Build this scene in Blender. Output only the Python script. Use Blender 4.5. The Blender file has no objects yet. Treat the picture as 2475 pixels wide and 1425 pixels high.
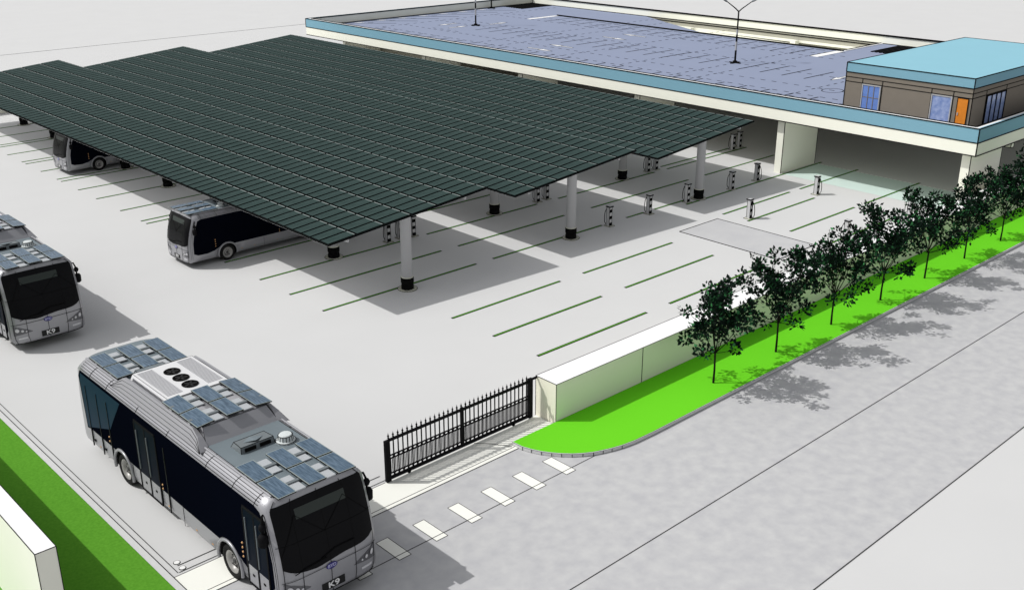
import bpy, bmesh, math, random
from mathutils import Vector, Matrix
random.seed(7)
C = bpy.context.scene.collection
PI = math.pi
H_CAM = 16.3

# ------------------------------------------------------------------ materials
def mat(name, col, rough=0.7, spec=0.3, metal=0.0, noise=0.0, nscale=3.0, col2=None, detail=4.0, coat=0.0):
    m = bpy.data.materials.new(name); m.use_nodes = True
    nt = m.node_tree; b = nt.nodes['Principled BSDF']
    b.inputs['Base Color'].default_value = (*col, 1)
    b.inputs['Roughness'].default_value = rough
    b.inputs['Specular IOR Level'].default_value = spec
    b.inputs['Metallic'].default_value = metal
    if coat: b.inputs['Coat Weight'].default_value = coat
    if noise > 0 or col2:
        tc = nt.nodes.new('ShaderNodeTexCoord'); n = nt.nodes.new('ShaderNodeTexNoise')
        n.inputs['Scale'].default_value = nscale; n.inputs['Detail'].default_value = detail
        r = nt.nodes.new('ShaderNodeValToRGB')
        c2 = col2 if col2 else tuple(c * (1 - noise) for c in col)
        c1 = col if col2 else tuple(min(1, c * (1 + noise)) for c in col)
        r.color_ramp.elements[0].position = 0.3; r.color_ramp.elements[1].position = 0.7
        r.color_ramp.elements[0].color = (*c2, 1); r.color_ramp.elements[1].color = (*c1, 1)
        nt.links.new(tc.outputs['Object'], n.inputs['Vector'])
        nt.links.new(n.outputs['Fac'], r.inputs['Fac'])
        nt.links.new(r.outputs['Color'], b.inputs['Base Color'])
    return m

M = {}
M['ground'] = mat('pale_concrete', (.60, .60, .60), .9, .1, noise=.012, nscale=.35)
M['road'] = mat('road_surface', (.530, .530, .532), .9, .1, col2=(.445, .445, .462), nscale=2.4, detail=8)
M['slab'] = mat('grey_slab', (.53, .53, .535), .9, .1, col2=(.48, .48, .495), nscale=.9, detail=5)
M['white'] = mat('white_paint', (.84, .84, .83), .8, .15)
M['cream'] = mat('cream_render', (.84, .84, .74), .9, .1, noise=.012, nscale=.8)
M['shadebeige'] = mat('shade_beige_render', (.40, .39, .33), .9, .1, noise=.02, nscale=.8)  # cream render in shade, the darkening painted into the colour
M['roadwhite'] = mat('cream_white_paint', (.88, .88, .82), .8, .15)
M['wallcream'] = mat('warm_cream_render', (.84, .81, .68), .9, .1, noise=.012, nscale=.8)
M['whitetop'] = mat('white_coping', (.86, .86, .86), .9, .1)
M['ink'] = mat('black_joint', (.006, .006, .006), .9, .05)
M['greyline'] = mat('dark_joint', (.05, .05, .05), .9, .05)
M['verge'] = mat('bright_turf', (.15, .62, .020), .95, .05, col2=(.138, .59, .018), nscale=60, detail=3)
M['lawn'] = mat('lawn_turf', (.115, .33, .030), .95, .05, col2=(.085, .27, .022), nscale=14, detail=8)
M['kerb'] = mat('kerb_concrete', (.62, .62, .62), .9, .1, noise=.03, nscale=4)
M['lineg'] = mat('green_line', (.10, .34, .02), .9, .05)
M['cyan'] = mat('pale_cyan_paving', (.58, .70, .66), .8, .2)
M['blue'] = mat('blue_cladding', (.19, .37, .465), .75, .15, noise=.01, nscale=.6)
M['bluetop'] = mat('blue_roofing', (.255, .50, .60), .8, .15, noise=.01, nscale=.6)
M['deck'] = mat('deck_coating', (.255, .292, .405), .85, .15, noise=.015, nscale=.5)
M['hutwall'] = mat('brown_cladding', (.20, .175, .145), .85, .15, noise=.03, nscale=2)
M['glassblue'] = mat('blue_window', (.16, .27, .60), .12, .5, col2=(.12, .20, .50), nscale=2.5)
M['glasspale'] = mat('pale_window', (.33, .40, .62), .12, .5, col2=(.16, .23, .46), nscale=4.5)
M['orange'] = mat('orange_door', (.62, .20, .015), .6, .3, noise=.06, nscale=6)
M['metal'] = mat('grey_metal', (.42, .42, .43), .45, .4, metal=.2)
M['lamp'] = mat('lamp_housing', (.30, .31, .32), .5, .4)
M['blackmetal'] = mat('black_iron', (.005, .005, .006), .7, .08)
M['column'] = mat('column_paint', (.42, .42, .43), .7, .2)
M['panelback'] = mat('panel_frame_black', (.003, .004, .004), .8, .05)
M['paneledge'] = mat('panel_edge_aluminium', (.30, .34, .33), .6, .1)
M['charger'] = mat('charger_shell', (.50, .50, .51), .5, .4)
M['busred'] = mat('bus_silver_paint', (.31, .31, .33), .34, .5, metal=.25, noise=.02, nscale=1.5, coat=.3)
M['roofgrey'] = mat('bus_roof_grey', (.165, .20, .22), .5, .35, metal=.1, noise=.05, nscale=1.2)
M['acwhite'] = mat('aircon_white', (.66, .66, .67), .55, .35)
M['louvre'] = mat('louvre_grey', (.34, .34, .36), .6, .3)
M['glassdark'] = mat('dark_bus_glass', (.002, .0028, .006), .4, 0.0)
M['glassdoor'] = mat('door_glass', (.004, .007, .014), .3, .01)
M['glassrear'] = mat('tinted_rear_glass', (.007, .026, .05), .3, .02)
M['windshield'] = mat('windshield_glass', (.007, .007, .008), .25, .05)
M['destination'] = mat('destination_display', (.022, .030, .026), .4, .3)
M['destletters'] = mat('destination_letters', (.055, .070, .045), .5, .3)
M['tyre'] = mat('tyre_rubber', (.012, .012, .012), .85, .15)
M['rim'] = mat('wheel_rim', (.34, .33, .32), .45, .5, metal=.3)
M['rimdark'] = mat('wheel_recess', (.06, .06, .06), .6, .3)
M['amber'] = mat('amber_lamp', (.55, .30, .12), .4, .4)
M['lens'] = mat('lamp_lens', (.62, .62, .64), .2, .6)
M['lampdark'] = mat('headlamp_bezel', (.10, .10, .11), .3, .5)
M['emblem'] = mat('emblem_blue', (.045, .04, .20), .4, .4)
M['emblemletter'] = mat('emblem_letters', (.42, .42, .62), .4, .4)
M['plate'] = mat('plate_black', (.008, .008, .008), .5, .3)
M['platewhite'] = mat('plate_letters', (.80, .80, .80), .6, .3)
M['hatch'] = mat('hatch_grey', (.15, .17, .18), .6, .3)
M['padgrey'] = mat('pale_roof_pad', (.42, .44, .46), .6, .3)
M['vent'] = mat('vent_pale', (.60, .64, .64), .5, .3)
M['stone'] = mat('pale_tile', (.66, .66, .55), .8, .2)
M['bark'] = mat('bark', (.014, .012, .009), .9, .1, noise=.3, nscale=20)

# photovoltaic glass of the carport
def pvmat(name, base, streak, edge_scale):
    m = bpy.data.materials.new(name); m.use_nodes = True; nt = m.node_tree; b = nt.nodes['Principled BSDF']
    tc = nt.nodes.new('ShaderNodeTexCoord'); mp = nt.nodes.new('ShaderNodeMapping')
    mp.inputs['Scale'].default_value = edge_scale
    n = nt.nodes.new('ShaderNodeTexNoise'); n.inputs['Scale'].default_value = 6; n.inputs['Detail'].default_value = 3
    r = nt.nodes.new('ShaderNodeValToRGB')
    r.color_ramp.elements[0].position = .35; r.color_ramp.elements[1].position = .72
    r.color_ramp.elements[0].color = (*base, 1); r.color_ramp.elements[1].color = (*streak, 1)
    nt.links.new(tc.outputs['Object'], mp.inputs['Vector']); nt.links.new(mp.outputs['Vector'], n.inputs['Vector'])
    nt.links.new(n.outputs['Fac'], r.inputs['Fac']); nt.links.new(r.outputs['Color'], b.inputs['Base Color'])
    b.inputs['Roughness'].default_value = .5; b.inputs['Specular IOR Level'].default_value = .02
    return m
M['pv'] = pvmat('carport_photovoltaic_glass', (.017, .033, .031), (.052, .082, .077), (.25, 9.0, 1))
M['buspv'] = pvmat('bus_photovoltaic_glass', (.035, .070, .110), (.12, .18, .25), (.5, 4.0, 1))
M['buspv'].node_tree.nodes['Principled BSDF'].inputs['Roughness'].default_value = .25
M['buspv'].node_tree.nodes['Principled BSDF'].inputs['Specular IOR Level'].default_value = .5

# leaf: each leaf an island with its own green
def leafmat():
    m = bpy.data.materials.new('leaf'); m.use_nodes = True; nt = m.node_tree; b = nt.nodes['Principled BSDF']
    g = nt.nodes.new('ShaderNodeNewGeometry'); r = nt.nodes.new('ShaderNodeValToRGB')
    e = r.color_ramp.elements
    e[0].position = 0; e[0].color = (.003, .010, .006, 1); e[1].position = 1; e[1].color = (.05, .22, .075, 1)
    a = r.color_ramp.elements.new(.65); a.color = (.003, .010, .006, 1)
    a = r.color_ramp.elements.new(.85); a.color = (.010, .045, .018, 1)
    nt.links.new(g.outputs['Random Per Island'], r.inputs['Fac']); nt.links.new(r.outputs['Color'], b.inputs['Base Color'])
    b.inputs['Roughness'].default_value = .7; b.inputs['Specular IOR Level'].default_value = .08
    return m
M['leaf'] = leafmat()

# ------------------------------------------------------------------ mesh builder
class MB:
    def __init__(s): s.v = []; s.f = []; s.m = []; s.mats = []; s.sm = []
    def mi(s, m):
        if m not in s.mats: s.mats.append(m)
        return s.mats.index(m)
    def face(s, pts, m, smooth=False):
        i = len(s.v); s.v += [tuple(p) for p in pts]; s.f.append(list(range(i, i + len(pts)))); s.m.append(s.mi(m)); s.sm.append(smooth)
    def raw(s, vs, fs, m, smooth=False):
        i = len(s.v); s.v += [tuple(p) for p in vs]; k = s.mi(m)
        for f in fs: s.f.append([i + a for a in f]); s.m.append(k); s.sm.append(smooth)
    def box(s, x0, x1, y0, y1, z0, z1, m, top=None, ink=0, inkm='ink', skip=()):
        vs = [(x0,y0,z0),(x1,y0,z0),(x1,y1,z0),(x0,y1,z0),(x0,y0,z1),(x1,y0,z1),(x1,y1,z1),(x0,y1,z1)]
        s.raw(vs, [(3,2,1,0),(0,1,5,4),(1,2,6,5),(2,3,7,6),(3,0,4,7)], m)
        s.raw(vs, [(4,5,6,7)], top or m)
        if ink:
            E = [(0,1),(1,2),(2,3),(3,0),(4,5),(5,6),(6,7),(7,4),(0,4),(1,5),(2,6),(3,7)]
            for k, (a, b) in enumerate(E):
                if k not in skip: s.bar(vs[a], vs[b], ink, inkm)
    def bar(s, p, q, w, m, w2=None):
        p = Vector(p); q = Vector(q); d = (q - p)
        if d.length < 1e-6: return
        d.normalize(); u = Vector((0,0,1)) if abs(d.z) < .9 else Vector((1,0,0))
        a = d.cross(u).normalized() * w / 2; b = a.cross(d).normalized() * (w2 or w) / 2
        vs = [p-a-b, p+a-b, p+a+b, p-a+b, q-a-b, q+a-b, q+a+b, q-a+b]
        s.raw(vs, [(0,1,2,3),(7,6,5,4),(0,4,5,1),(1,5,6,2),(2,6,7,3),(3,7,4,0)], m)
    def tube(s, path, r, m, n=8, cap=True, smooth=True):
        path = [Vector(p) for p in path]; rs = r if isinstance(r, (list, tuple)) else [r] * len(path)
        rings = []; prev = None
        for i, p in enumerate(path):
            d = (path[min(i+1, len(path)-1)] - path[max(i-1, 0)]).normalized()
            if prev is None: u = Vector((0,0,1)) if abs(d.z) < .9 else Vector((1,0,0)); a = d.cross(u).normalized()
            else: a = (prev - d * prev.dot(d)).normalized()
            prev = a; b = d.cross(a)
            rings.append([p + (a * math.cos(2*PI*k/n) + b * math.sin(2*PI*k/n)) * rs[i] for k in range(n)])
        vs = [v for R in rings for v in R]; fs = []
        for i in range(len(path) - 1):
            for k in range(n): fs.append((i*n+k, i*n+(k+1) % n, (i+1)*n+(k+1) % n, (i+1)*n+k))
        s.raw(vs, fs, m, smooth)
        if cap: s.face(list(reversed(rings[0])), m); s.face(rings[-1], m)
    def cyl(s, c, r, z0, z1, m, n=24, top=None):
        s.tube([(c[0], c[1], z0), (c[0], c[1], z1)], r, m, n, cap=False)
        s.face([(c[0]+r*math.cos(2*PI*k/n), c[1]+r*math.sin(2*PI*k/n), z1) for k in range(n)], top or m)
        s.face([(c[0]+r*math.cos(-2*PI*k/n), c[1]+r*math.sin(-2*PI*k/n), z0) for k in range(n)], m)
    def lathe(s, prof, m, axis='z', c=(0,0,0), n=28, smooth=True):
        vs = []
        for r, h in prof:
            for k in range(n):
                a = 2*PI*k/n; x, y = r*math.cos(a), r*math.sin(a)
                vs.append((c[0]+x, c[1]+y, c[2]+h) if axis == 'z' else (c[0]+x, c[1]+h, c[2]+y))
        fs = []
        for i in range(len(prof)-1):
            for k in range(n): fs.append((i*n+k, i*n+(k+1) % n, (i+1)*n+(k+1) % n, (i+1)*n+k))
        s.raw(vs, fs, m, smooth)
    def prism(s, poly, z0, z1, m, top=None, axis='z'):
        f = (lambda a, b, z: (a, b, z)) if axis == 'z' else (lambda a, b, z: (a, z, b))
        n = len(poly)
        lo = [f(a, b, z0) for a, b in poly]; hi = [f(a, b, z1) for a, b in poly]
        s.face(hi, top or m); s.face(list(reversed(lo)), m)
        for i in range(n):
            j = (i+1) % n; s.face([lo[i], lo[j], hi[j], hi[i]], m)
    def build(s, name, parent=None, org=(0,0,0), world=True):
        """verts are given in world coordinates when world and parent have an origin org"""
        me = bpy.data.meshes.new(name)
        o0 = Vector(org)
        me.from_pydata([tuple(Vector(v) - o0) for v in s.v], [], s.f)
        for m in s.mats: me.materials.append(M[m])
        me.polygons.foreach_set('material_index', s.m); me.polygons.foreach_set('use_smooth', s.sm)
        me.update(); bm = bmesh.new(); bm.from_mesh(me); bmesh.ops.recalc_face_normals(bm, faces=bm.faces); bm.to_mesh(me); bm.free()
        o = bpy.data.objects.new(name, me); C.objects.link(o)
        if parent: o.parent = parent
        else: o.location = org
        return o

def tag(o, label=None, cat=None, group=None, kind=None):
    if label: o['label'] = label
    if cat: o['category'] = cat
    if group: o['group'] = group
    if kind: o['kind'] = kind
    return o
def thing(name, loc, label, cat, group=None, rz=0):
    o = bpy.data.objects.new(name, None); C.objects.link(o); o.location = loc; o.rotation_euler = (0, 0, rz)
    o.empty_display_size = .3
    return tag(o, label, cat, group)
def copy_tree(o, parent=None):
    c = o.copy(); C.objects.link(c)
    if parent: c.parent = parent
    for ch in list(o.children): copy_tree(ch, c)
    return c
def sheet(name, x0, x1, y0, y1, z, m, label, cat):
    b = MB(); b.face([(x0,y0,z),(x1,y0,z),(x1,y1,z),(x0,y1,z)], m)
    return tag(b.build(name), label, cat, kind='structure')

# ------------------------------------------------------------------ ground and road
sheet('ground', -500, 900, -500, 900, 0, 'ground', 'pale grey concrete yard reaching away in every direction', 'ground')
sheet('road', -300, 400, 10.78, 20.80, .004, 'road', 'mottled grey road along the wall and verge', 'road')
b = MB(); b.face([(8.95, 20.80, .008), (21.58, 20.80, .008), (21.58, 21.96, .008), (8.95, 21.96, .008)], 'roadwhite')
b.box(8.95, 21.0, 20.77, 20.80, 0, .012, 'greyline'); b.box(8.95, 19.7, 20.93, 20.95, .0, .012, 'greyline'); b.box(8.8, 15.5, 21.96, 21.98, 0, .012, 'greyline')
tag(b.build('pavement'), 'white apron strip across the entrance in front of the gate', 'pavement', kind='structure')
def gline(name, pts, w, label, m='greyline', z=.012):
    b = MB()
    for p, q in zip(pts, pts[1:]): b.bar((p[0], p[1], z-.002), (q[0], q[1], z-.002), w, m, .004)
    return tag(b.build(name), label, 'ground line', kind='structure')
gline('road_line', [(-200, 14.86), (300, 14.86)], .028, 'thin dark line along the middle of the grey road')
gline('road_edge_line', [(-200, 10.77), (300, 10.77)], .028, 'thin dark line along the near edge of the grey road')
gline('road_seam', [(8, 18.88), (21.1, 18.88)], .022, 'thin dark line through the crossing stripes')
gline('gate_track', [(9.24, 22.37), (15.6, 22.37)], .025, 'thin gate track line behind the white apron')
gline('gate_track', [(9.14, 22.08), (21.4, 22.08)], .02, 'thin gate track line under the gate')
gline('yard_edge_line', [(-40, 111.8), (82, 111.8)], .10, 'thin dark line far behind the solar carports')
gline('kerb_line', [(9.11, 60), (9.11, 22.08)], .022, 'thin line beside the kerb of the left lawn')
gline('drain_line', [(18.9, 21.95), (19.3, 21.5), (19.62, 21.0)], .03, 'short curved dark line crossing the apron by the verge')
b = MB(); b.box(8.73, 8.93, 21.2, 200, 0, .03, 'kerb', ink=.018, skip=(0,1,2,3,8,9,10,11))
tag(b.build('kerb'), 'pale kerb strip beside the left lawn', 'kerb', kind='structure')
for y in (22.51, 22.2):
    b = MB(); b.cyl((9.29, y), .09, 0, .013, 'ink', 20); b.cyl((9.29, y), .075, 0, .016, 'white', 20)
    tag(b.build('ground_cap'), 'small white round cap set in the ground by the left kerb', 'cap', 'round caps by the kerb', kind='structure')
# slab in the yard
b = MB(); b.box(40.22, 43.32, 25.21, 30.92, 0, .010, 'slab', ink=.03, skip=(0,1,2,3,8,9,10,11))
tag(b.build('pavement_slab'), 'grey rectangular concrete slab in the yard behind the trees', 'slab', kind='structure')
b = MB(); b.face([(53.34, 22.9, .006), (57.0, 22.9, .006), (57.0, 33.6, .006), (53.34, 33.6, .006)], 'cyan')
for k in range(36): b.box(56.97, 57.05, 23 + k*.3, 23.17 + k*.3, 0, .010, 'white')
tag(b.build('cyan_paving'), 'pale cyan paving between the two front pillars', 'paving', kind='structure')
# crossing stripes
for k in range(7):
    x = 19.665 - 1.23*k
    b = MB(); b.box(x, x+.385, 18.70, 19.72, 0, .008, 'roadwhite')
    for (p, q) in (((x,18.7),(x+.385,18.7)),((x+.385,18.7),(x+.385,19.72)),((x+.385,19.72),(x,19.72)),((x,19.72),(x,18.7))):
        b.bar((*p, .008), (*q, .008), .018, 'greyline', .006)
    tag(b.build('crossing_stripe'), 'white crossing stripe on the grey road before the gate', 'road marking', 'white stripes on the road', kind='structure')
# parking lines
LN = []
for y in (34.25,36.73,39.14,42.22,44.7,47.2,50.15,50.75,53.21,56.25,58.68,61.12,61.74,64.17,66.63,67.27,69.73,72.2,72.8,75.3,78.0): LN.append((21.53, 29.77, y))
LN += [(30.8,38.2,34.25),(30.8,38.0,36.72),(30.84,38.4,39.14),(32.3,38,42.2),(40.05,41.42,34.24),(42.26,44.7,34.22),(40.02,48.25,36.68),(40,48.15,39.12),
       (44.2,57.5,33.63),(49.78,56.9,36.66),(49.28,57.35,39.09),(49.4,56.2,39.68),
       (24.85,30.98,30.1),(24.86,30.97,27.66),(24.84,30.98,25.22),(32.42,38.63,30.09),(32.43,38.6,27.64),(32.4,38.55,25.2),
       (44.18,50.33,31.21),(44.14,50.32,29.63),(44.26,50.3,27.2),(44.2,50,24.85),(51.29,57.52,31.17),(51.31,57.41,27.18)]
for (x0, x1, y) in LN:
    b = MB(); b.box(x0, x1, y-.068, y+.068, 0, .010, 'ink'); b.box(x0+.05, x1-.05, y-.026, y+.026, .004, .014, 'lineg')
    tag(b.build('parking_line'), 'narrow green bay line edged in black on the yard', 'parking line', 'parking bay lines', kind='structure')

# ------------------------------------------------------------------ lawn and wall on the left
b = MB(); b.box(-3, 8.73, 21.0, 200, 0, .05, 'lawn'); tag(b.build('lawn'), 'green lawn strip beside the left wall', 'lawn', kind='structure')
b = MB(); b.box(5.62, 6.08, 21.07, 120, .0, 2.75, 'cream', top='whitetop', ink=.016, skip=(0,1,2,3))
tag(b.build('boundary_wall'), 'cream wall with white top beside the left lawn, in the lower left corner', 'wall')
b = MB(); b.box(-20, 26.25, 83.1, 83.6, 0, 1.4, 'cream', top='whitetop', ink=.03)
tag(b.build('boundary_wall'), 'cream wall far behind the left end of the nearest solar carport', 'wall')

# ------------------------------------------------------------------ verge, kerb and the right-hand wall
arc = [(19.68, 21.06), (19.70, 20.62), (19.79, 20.32), (19.92, 20.02), (20.09, 19.75), (20.28, 19.51), (20.50, 19.28), (20.76, 19.08), (21.05, 18.91), (21.35, 18.79), (21.64, 18.69), (22.0, 18.60), (22.5, 18.53), (23.3, 18.50)]
far = 140
kb = MB(); kb.prism(arc + [(far, 18.50), (far, 21.06)], 0, .115, 'kerb')
for p in arc[1:12]: kb.bar((p[0]-.004, p[1]-.004, 0), (p[0]-.004, p[1]-.004, .115), .014, 'ink')
full = arc + [(far, 18.50)]
for p, q in zip(full, full[1:]): kb.bar((*p, .115), (*q, .115), .008, 'ink'); kb.bar((*p, .004), (*q, .004), .010, 'greyline')
tag(kb.build('verge_kerb'), 'pale rounded kerb edging the bright green verge', 'kerb', kind='structure')
ins = [(x + .035, min(y + .03, 21.05)) for x, y in arc]
gb = MB(); gb.prism(ins + [(far, 18.62), (far, 21.05)], .06, .125, 'verge')
tag(gb.build('grass_verge'), 'bright green grass verge between the wall and the road', 'verge', kind='structure')
gb = MB(); gb.box(21.6, far, 21.07, 22.0, 0, 1.42, 'wallcream', top='whitetop', ink=.016, skip=(0,1,2,3))
gb.bar((25.79, 21.068, 0), (25.79, 21.068, 1.41), .02, 'ink')
tag(gb.build('boundary_wall'), 'long low cream wall with white top behind the row of young trees', 'wall')

# ------------------------------------------------------------------ gate
def make_gate():
    X0, X1, Y = 15.52, 21.22, 21.94
    t = thing('sliding_gate', (18.4, Y, 0), 'black iron sliding gate with pointed finials beside the low wall', 'gate'); org = (18.4, Y, 0)
    f = MB(); 
    f.box(X0, X0+.16, Y-.05, Y+.05, .03, 1.36, 'blackmetal'); f.box(X1-.01, X1+.15, Y-.05, Y+.05, .05, 1.44, 'blackmetal')
    f.box(18.37, 18.47, Y-.035, Y+.035, .08, 1.42, 'blackmetal')
    f.box(X0+.16, X1-.01, Y-.03, Y+.03, 1.31, 1.385, 'blackmetal')
    f.box(X0+.16, X1-.01, Y-.02, Y+.02, .83, .86, 'blackmetal'); f.box(X0+.16, X1-.01, Y-.02, Y+.02, .73, .76, 'blackmetal')
    f.box(X0+.16, X1-.01, Y-.03, Y+.03, .07, .16, 'blackmetal'); f.box(X0+.16, X1-.01, Y-.02, Y+.02, .25, .275, 'blackmetal')
    f.box(X1+.15, 21.58, Y-.03, Y+.03, 1.36, 1.42, 'blackmetal')
    f.build('gate_frame', t, org)
    n = 33; xs = [15.66 + (21.13-15.66)*k/(n-1) for k in range(n)]
    p = MB(); p.box(-.015, .015, -.015, .015, .16, 1.42, 'blackmetal')
    p.lathe([(.012, 1.40), (.034, 1.42), (.016, 1.45), (.034, 1.48), (.028, 1.50), (.012, 1.53), (.001, 1.60)], 'blackmetal', n=8)
    pk = p.build('picket', t); pk.location = (xs[0]-18.4, 0, 0)
    for x in xs[1:]:
        c = pk.copy(); C.objects.link(c); c.location = (x-18.4, 0, 0)
    s = MB(); r = MB(); r2 = MB()
    for a, c in zip(xs, xs[1:]):
        for q in (1/3, 2/3):
            x = a + (c-a)*q; s.box(x-.010, x+.010, Y-.008, Y+.008, .27, .74, 'blackmetal')
        for zc, rr in ((.795, .036), (.205, .04)):
            xm = (a+c)/2; (r if zc > .5 else r2).tube([(xm + 1.7*rr*math.cos(2*PI*k/10), Y, zc + rr*math.sin(2*PI*k/10)) for k in range(11)], .011, 'blackmetal', 5, cap=False)
    s.build('short_bars', t, org); r.build('ring_band', t, org); r2.build('ring_band', t, org)
    for x in (16.35, 20.55):
        w = MB(); w.lathe([(.0, -.03), (.06, -.03), (.06, .03), (0, .03)], 'blackmetal', 'y', (x, Y, .07), 14); w.build('roller', t, org)
make_gate()

# ------------------------------------------------------------------ solar carports
ZL, ZH = 2.95, 3.68
def carport(x0, label, first):
    x1 = x0 + 8.32; y0, y1 = 33.64, 81.42; NX, NY = 6, 74
    org = (x0+4, 33.9, 0)
    t = thing('solar_carport', org, label, 'solar carport', 'solar carports in the yard')
    def pt(u, v, dz=0):  # u 0..1 in x, v world y
        return (x0 + (x1-x0)*u, v, ZL + (ZH-ZL)*u + dz)
    # dark carrier under the panels
    fr = MB()
    lo = [pt(0,y0,-.07), pt(1,y0,-.07), pt(1,y1,-.07), pt(0,y1,-.07)]; hi = [pt(0,y0,-.012), pt(1,y0,-.012), pt(1,y1,-.012), pt(0,y1,-.012)]
    fr.raw(lo+hi, [(3,2,1,0),(4,5,6,7),(0,1,5,4),(1,2,6,5),(2,3,7,6),(3,0,4,7)], 'panelback')
    bounce_sheet = [pt(0,y0,-.075), pt(1,y0,-.075), pt(1,y1,-.075), pt(0,y1,-.075)]; fr.raw(bounce_sheet, [(3,2,1,0)], 'whitetop')  # unseen white sheet, added to bounce light onto the ground below
    for u in (.12, .48, .86):
        fr.bar(pt(u, y0+.1, -.15), pt(u, y1-.1, -.15), .10, 'column', .16)
    fr.build('panel_frame', t, org)
    # panels
    dx, dy = (x1-x0)/NX, (y1-y0)/NY; gx, gy = .075, .115
    sl = (ZH-ZL)/(x1-x0)
    def panel(mb, cx, cy, cz):
        hx, hy = (dx-gx)/2, (dy-gy)/2
        def q(a, b_, z): return (cx+a, cy+b_, cz + a*sl + z)
        vs = [q(-hx,-hy,-.012),q(hx,-hy,-.012),q(hx,hy,-.012),q(-hx,hy,-.012),q(-hx,-hy,.02),q(hx,-hy,.02),q(hx,hy,.02),q(-hx,hy,.02)]
        mb.raw(vs, [(0,1,5,4),(1,2,6,5),(2,3,7,6),(3,0,4,7)], 'panelback')
        e = .075; k_ = .04
        mb.raw([q(-hx,-hy,.02),q(hx-e,-hy,.02),q(hx-e,hy,.02),q(-hx,hy,.02),q(hx,-hy,.02),q(hx,hy,.02)], [(0,1,2,3)], 'pv')
        mb.raw([q(hx-e,-hy,.02),q(hx-k_,-hy,.02),q(hx-k_,hy,.02),q(hx-e,hy,.02)], [(0,1,2,3)], 'paneledge'); mb.raw([q(hx-k_,-hy,.02),q(hx,-hy,.02),q(hx,hy,.02),q(hx-k_,hy,.02)], [(0,1,2,3)], 'panelback')
    cells = []
    for i in range(NX):
        for j in range(NY):
            cx, cy = x0+dx*(i+.5), y0+dy*(j+.5); cz = ZL + (ZH-ZL)*(i+.5)/NX
            cells.append((cx*cx+cy*cy, cx, cy, cz))
    cells.sort()
    if first is None:
        pb = MB(); panel(pb, 0, 0, 0); pm = pb.build('solar_panel', t)
    else:
        pm = first.copy(); C.objects.link(pm); pm.parent = t; pm.name = 'solar_panel'
    _, cx, cy, cz = cells[0]; pm.location = (cx-org[0], cy-org[1], cz)
    for _, cx, cy, cz in cells[1:100]:
        c = pm.copy(); C.objects.link(c); c.location = (cx-org[0], cy-org[1], cz)
    rest = MB()
    for _, cx, cy, cz in cells[100:]: panel(rest, cx, cy, cz)
    r = rest.build('solar_panels', t, org); r['kind'] = 'stuff'
    # columns
    cm = MB(); cm.cyl((0,0), .235, .5, ZL + (ZH-ZL)*(3.98/8.32) - .08, 'column', 28)
    col = cm.build('column', t); col.location = (x0+3.98-org[0], 0, 0)
    k = MB(); k.lathe([(.26,.02),(.27,.03),(.27,.18),(.255,.19),(.255,.28),(.27,.29),(.28,.34),(.28,.52),(.27,.53),(.236,.53)], 'ink', n=28); kc = k.build('collar', col)
    k = MB(); k.cyl((0,0), .42, 0, .025, 'stone', 32)
    k.tube([(.42*math.cos(2*PI*i/32), .42*math.sin(2*PI*i/32), .022) for i in range(33)], .012, 'ink', 5, cap=False)
    for g in (-.24,-.12,0,.12,.24):
        L = math.sqrt(.41**2-g*g); k.bar((g,-L,.025),(g,L,.025), .014, 'greyline', .006); k.bar((-L,g,.0255),(L,g,.0255), .014, 'greyline', .006)
    kd = k.build('base_plate', col)
    k = MB(); k.tube([(.25*math.cos(2*PI*i/28), .25*math.sin(2*PI*i/28), .56) for i in range(29)], .02, 'stone', 6, cap=False); kr = k.build('ring', col)
    for j in range(1, 9):
        c = copy_tree(col, t); c.location = (x0+3.98-org[0], 5.52*j, 0)
    return pm
p0 = carport(21.60, 'nearest dark solar panel carport, with two buses parked under its left edge', None)
p0 = carport(31.60, 'middle dark solar panel carport, between the other two carports', p0)
carport(41.62, 'farthest dark solar panel carport, beside the blue edged parking building', p0)

# ------------------------------------------------------------------ charging posts
def make_charger(label):
    t = thing('charging_post', (0,0,0), label, 'charging post', 'charging posts in the yard')
    b = MB(); b.box(-.10, .10, -.10, .10, .03, 1.0, 'charger')
    for e in ((-.1,-.1),(.1,-.1),(-.1,.1),(.1,.1)): b.bar((e[0],e[1],.03),(e[0],e[1],1.0), .016, 'ink')
    b.build('post_body', t)
    b = MB()
    for z0 in (.04, .38, .72): b.box(-.104, .104, -.112, -.098, z0, z0+.16, 'ink'); b.box(-.104, .104, .098, .112, z0, z0+.16, 'ink')
    b.build('band', t)
    b = MB(); b.box(-.14, .14, -.16, .13, 1.0, 1.05, 'ink'); b.box(-.10, .10, -.12, .09, 1.05, 1.058, 'charger'); b.build('cap', t)
    b = MB(); b.box(-.16, .2, -.2, .2, .005, .03, 'stone', ink=.014, skip=(0,1,2,3)); b.build('base_plate', t)
    b = MB(); b.tube([(-.02,.10,.92),(-.03,.17,.88),(-.05,.24,.70),(-.06,.27,.45),(-.06,.26,.2),(-.05,.18,.08),(-.03,.12,.12)], .018, 'ink', 6)
    b.tube([(.03,.10,.80),(.02,.15,.72),(.0,.17,.5),(-.02,.15,.25),(0,.11,.15)], .016, 'ink', 6); b.build('cable', t)
    b = MB(); b.box(-.05, .05, .10, .16, .78, .95, 'blackmetal'); b.build('plug', t)
    return t
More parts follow.
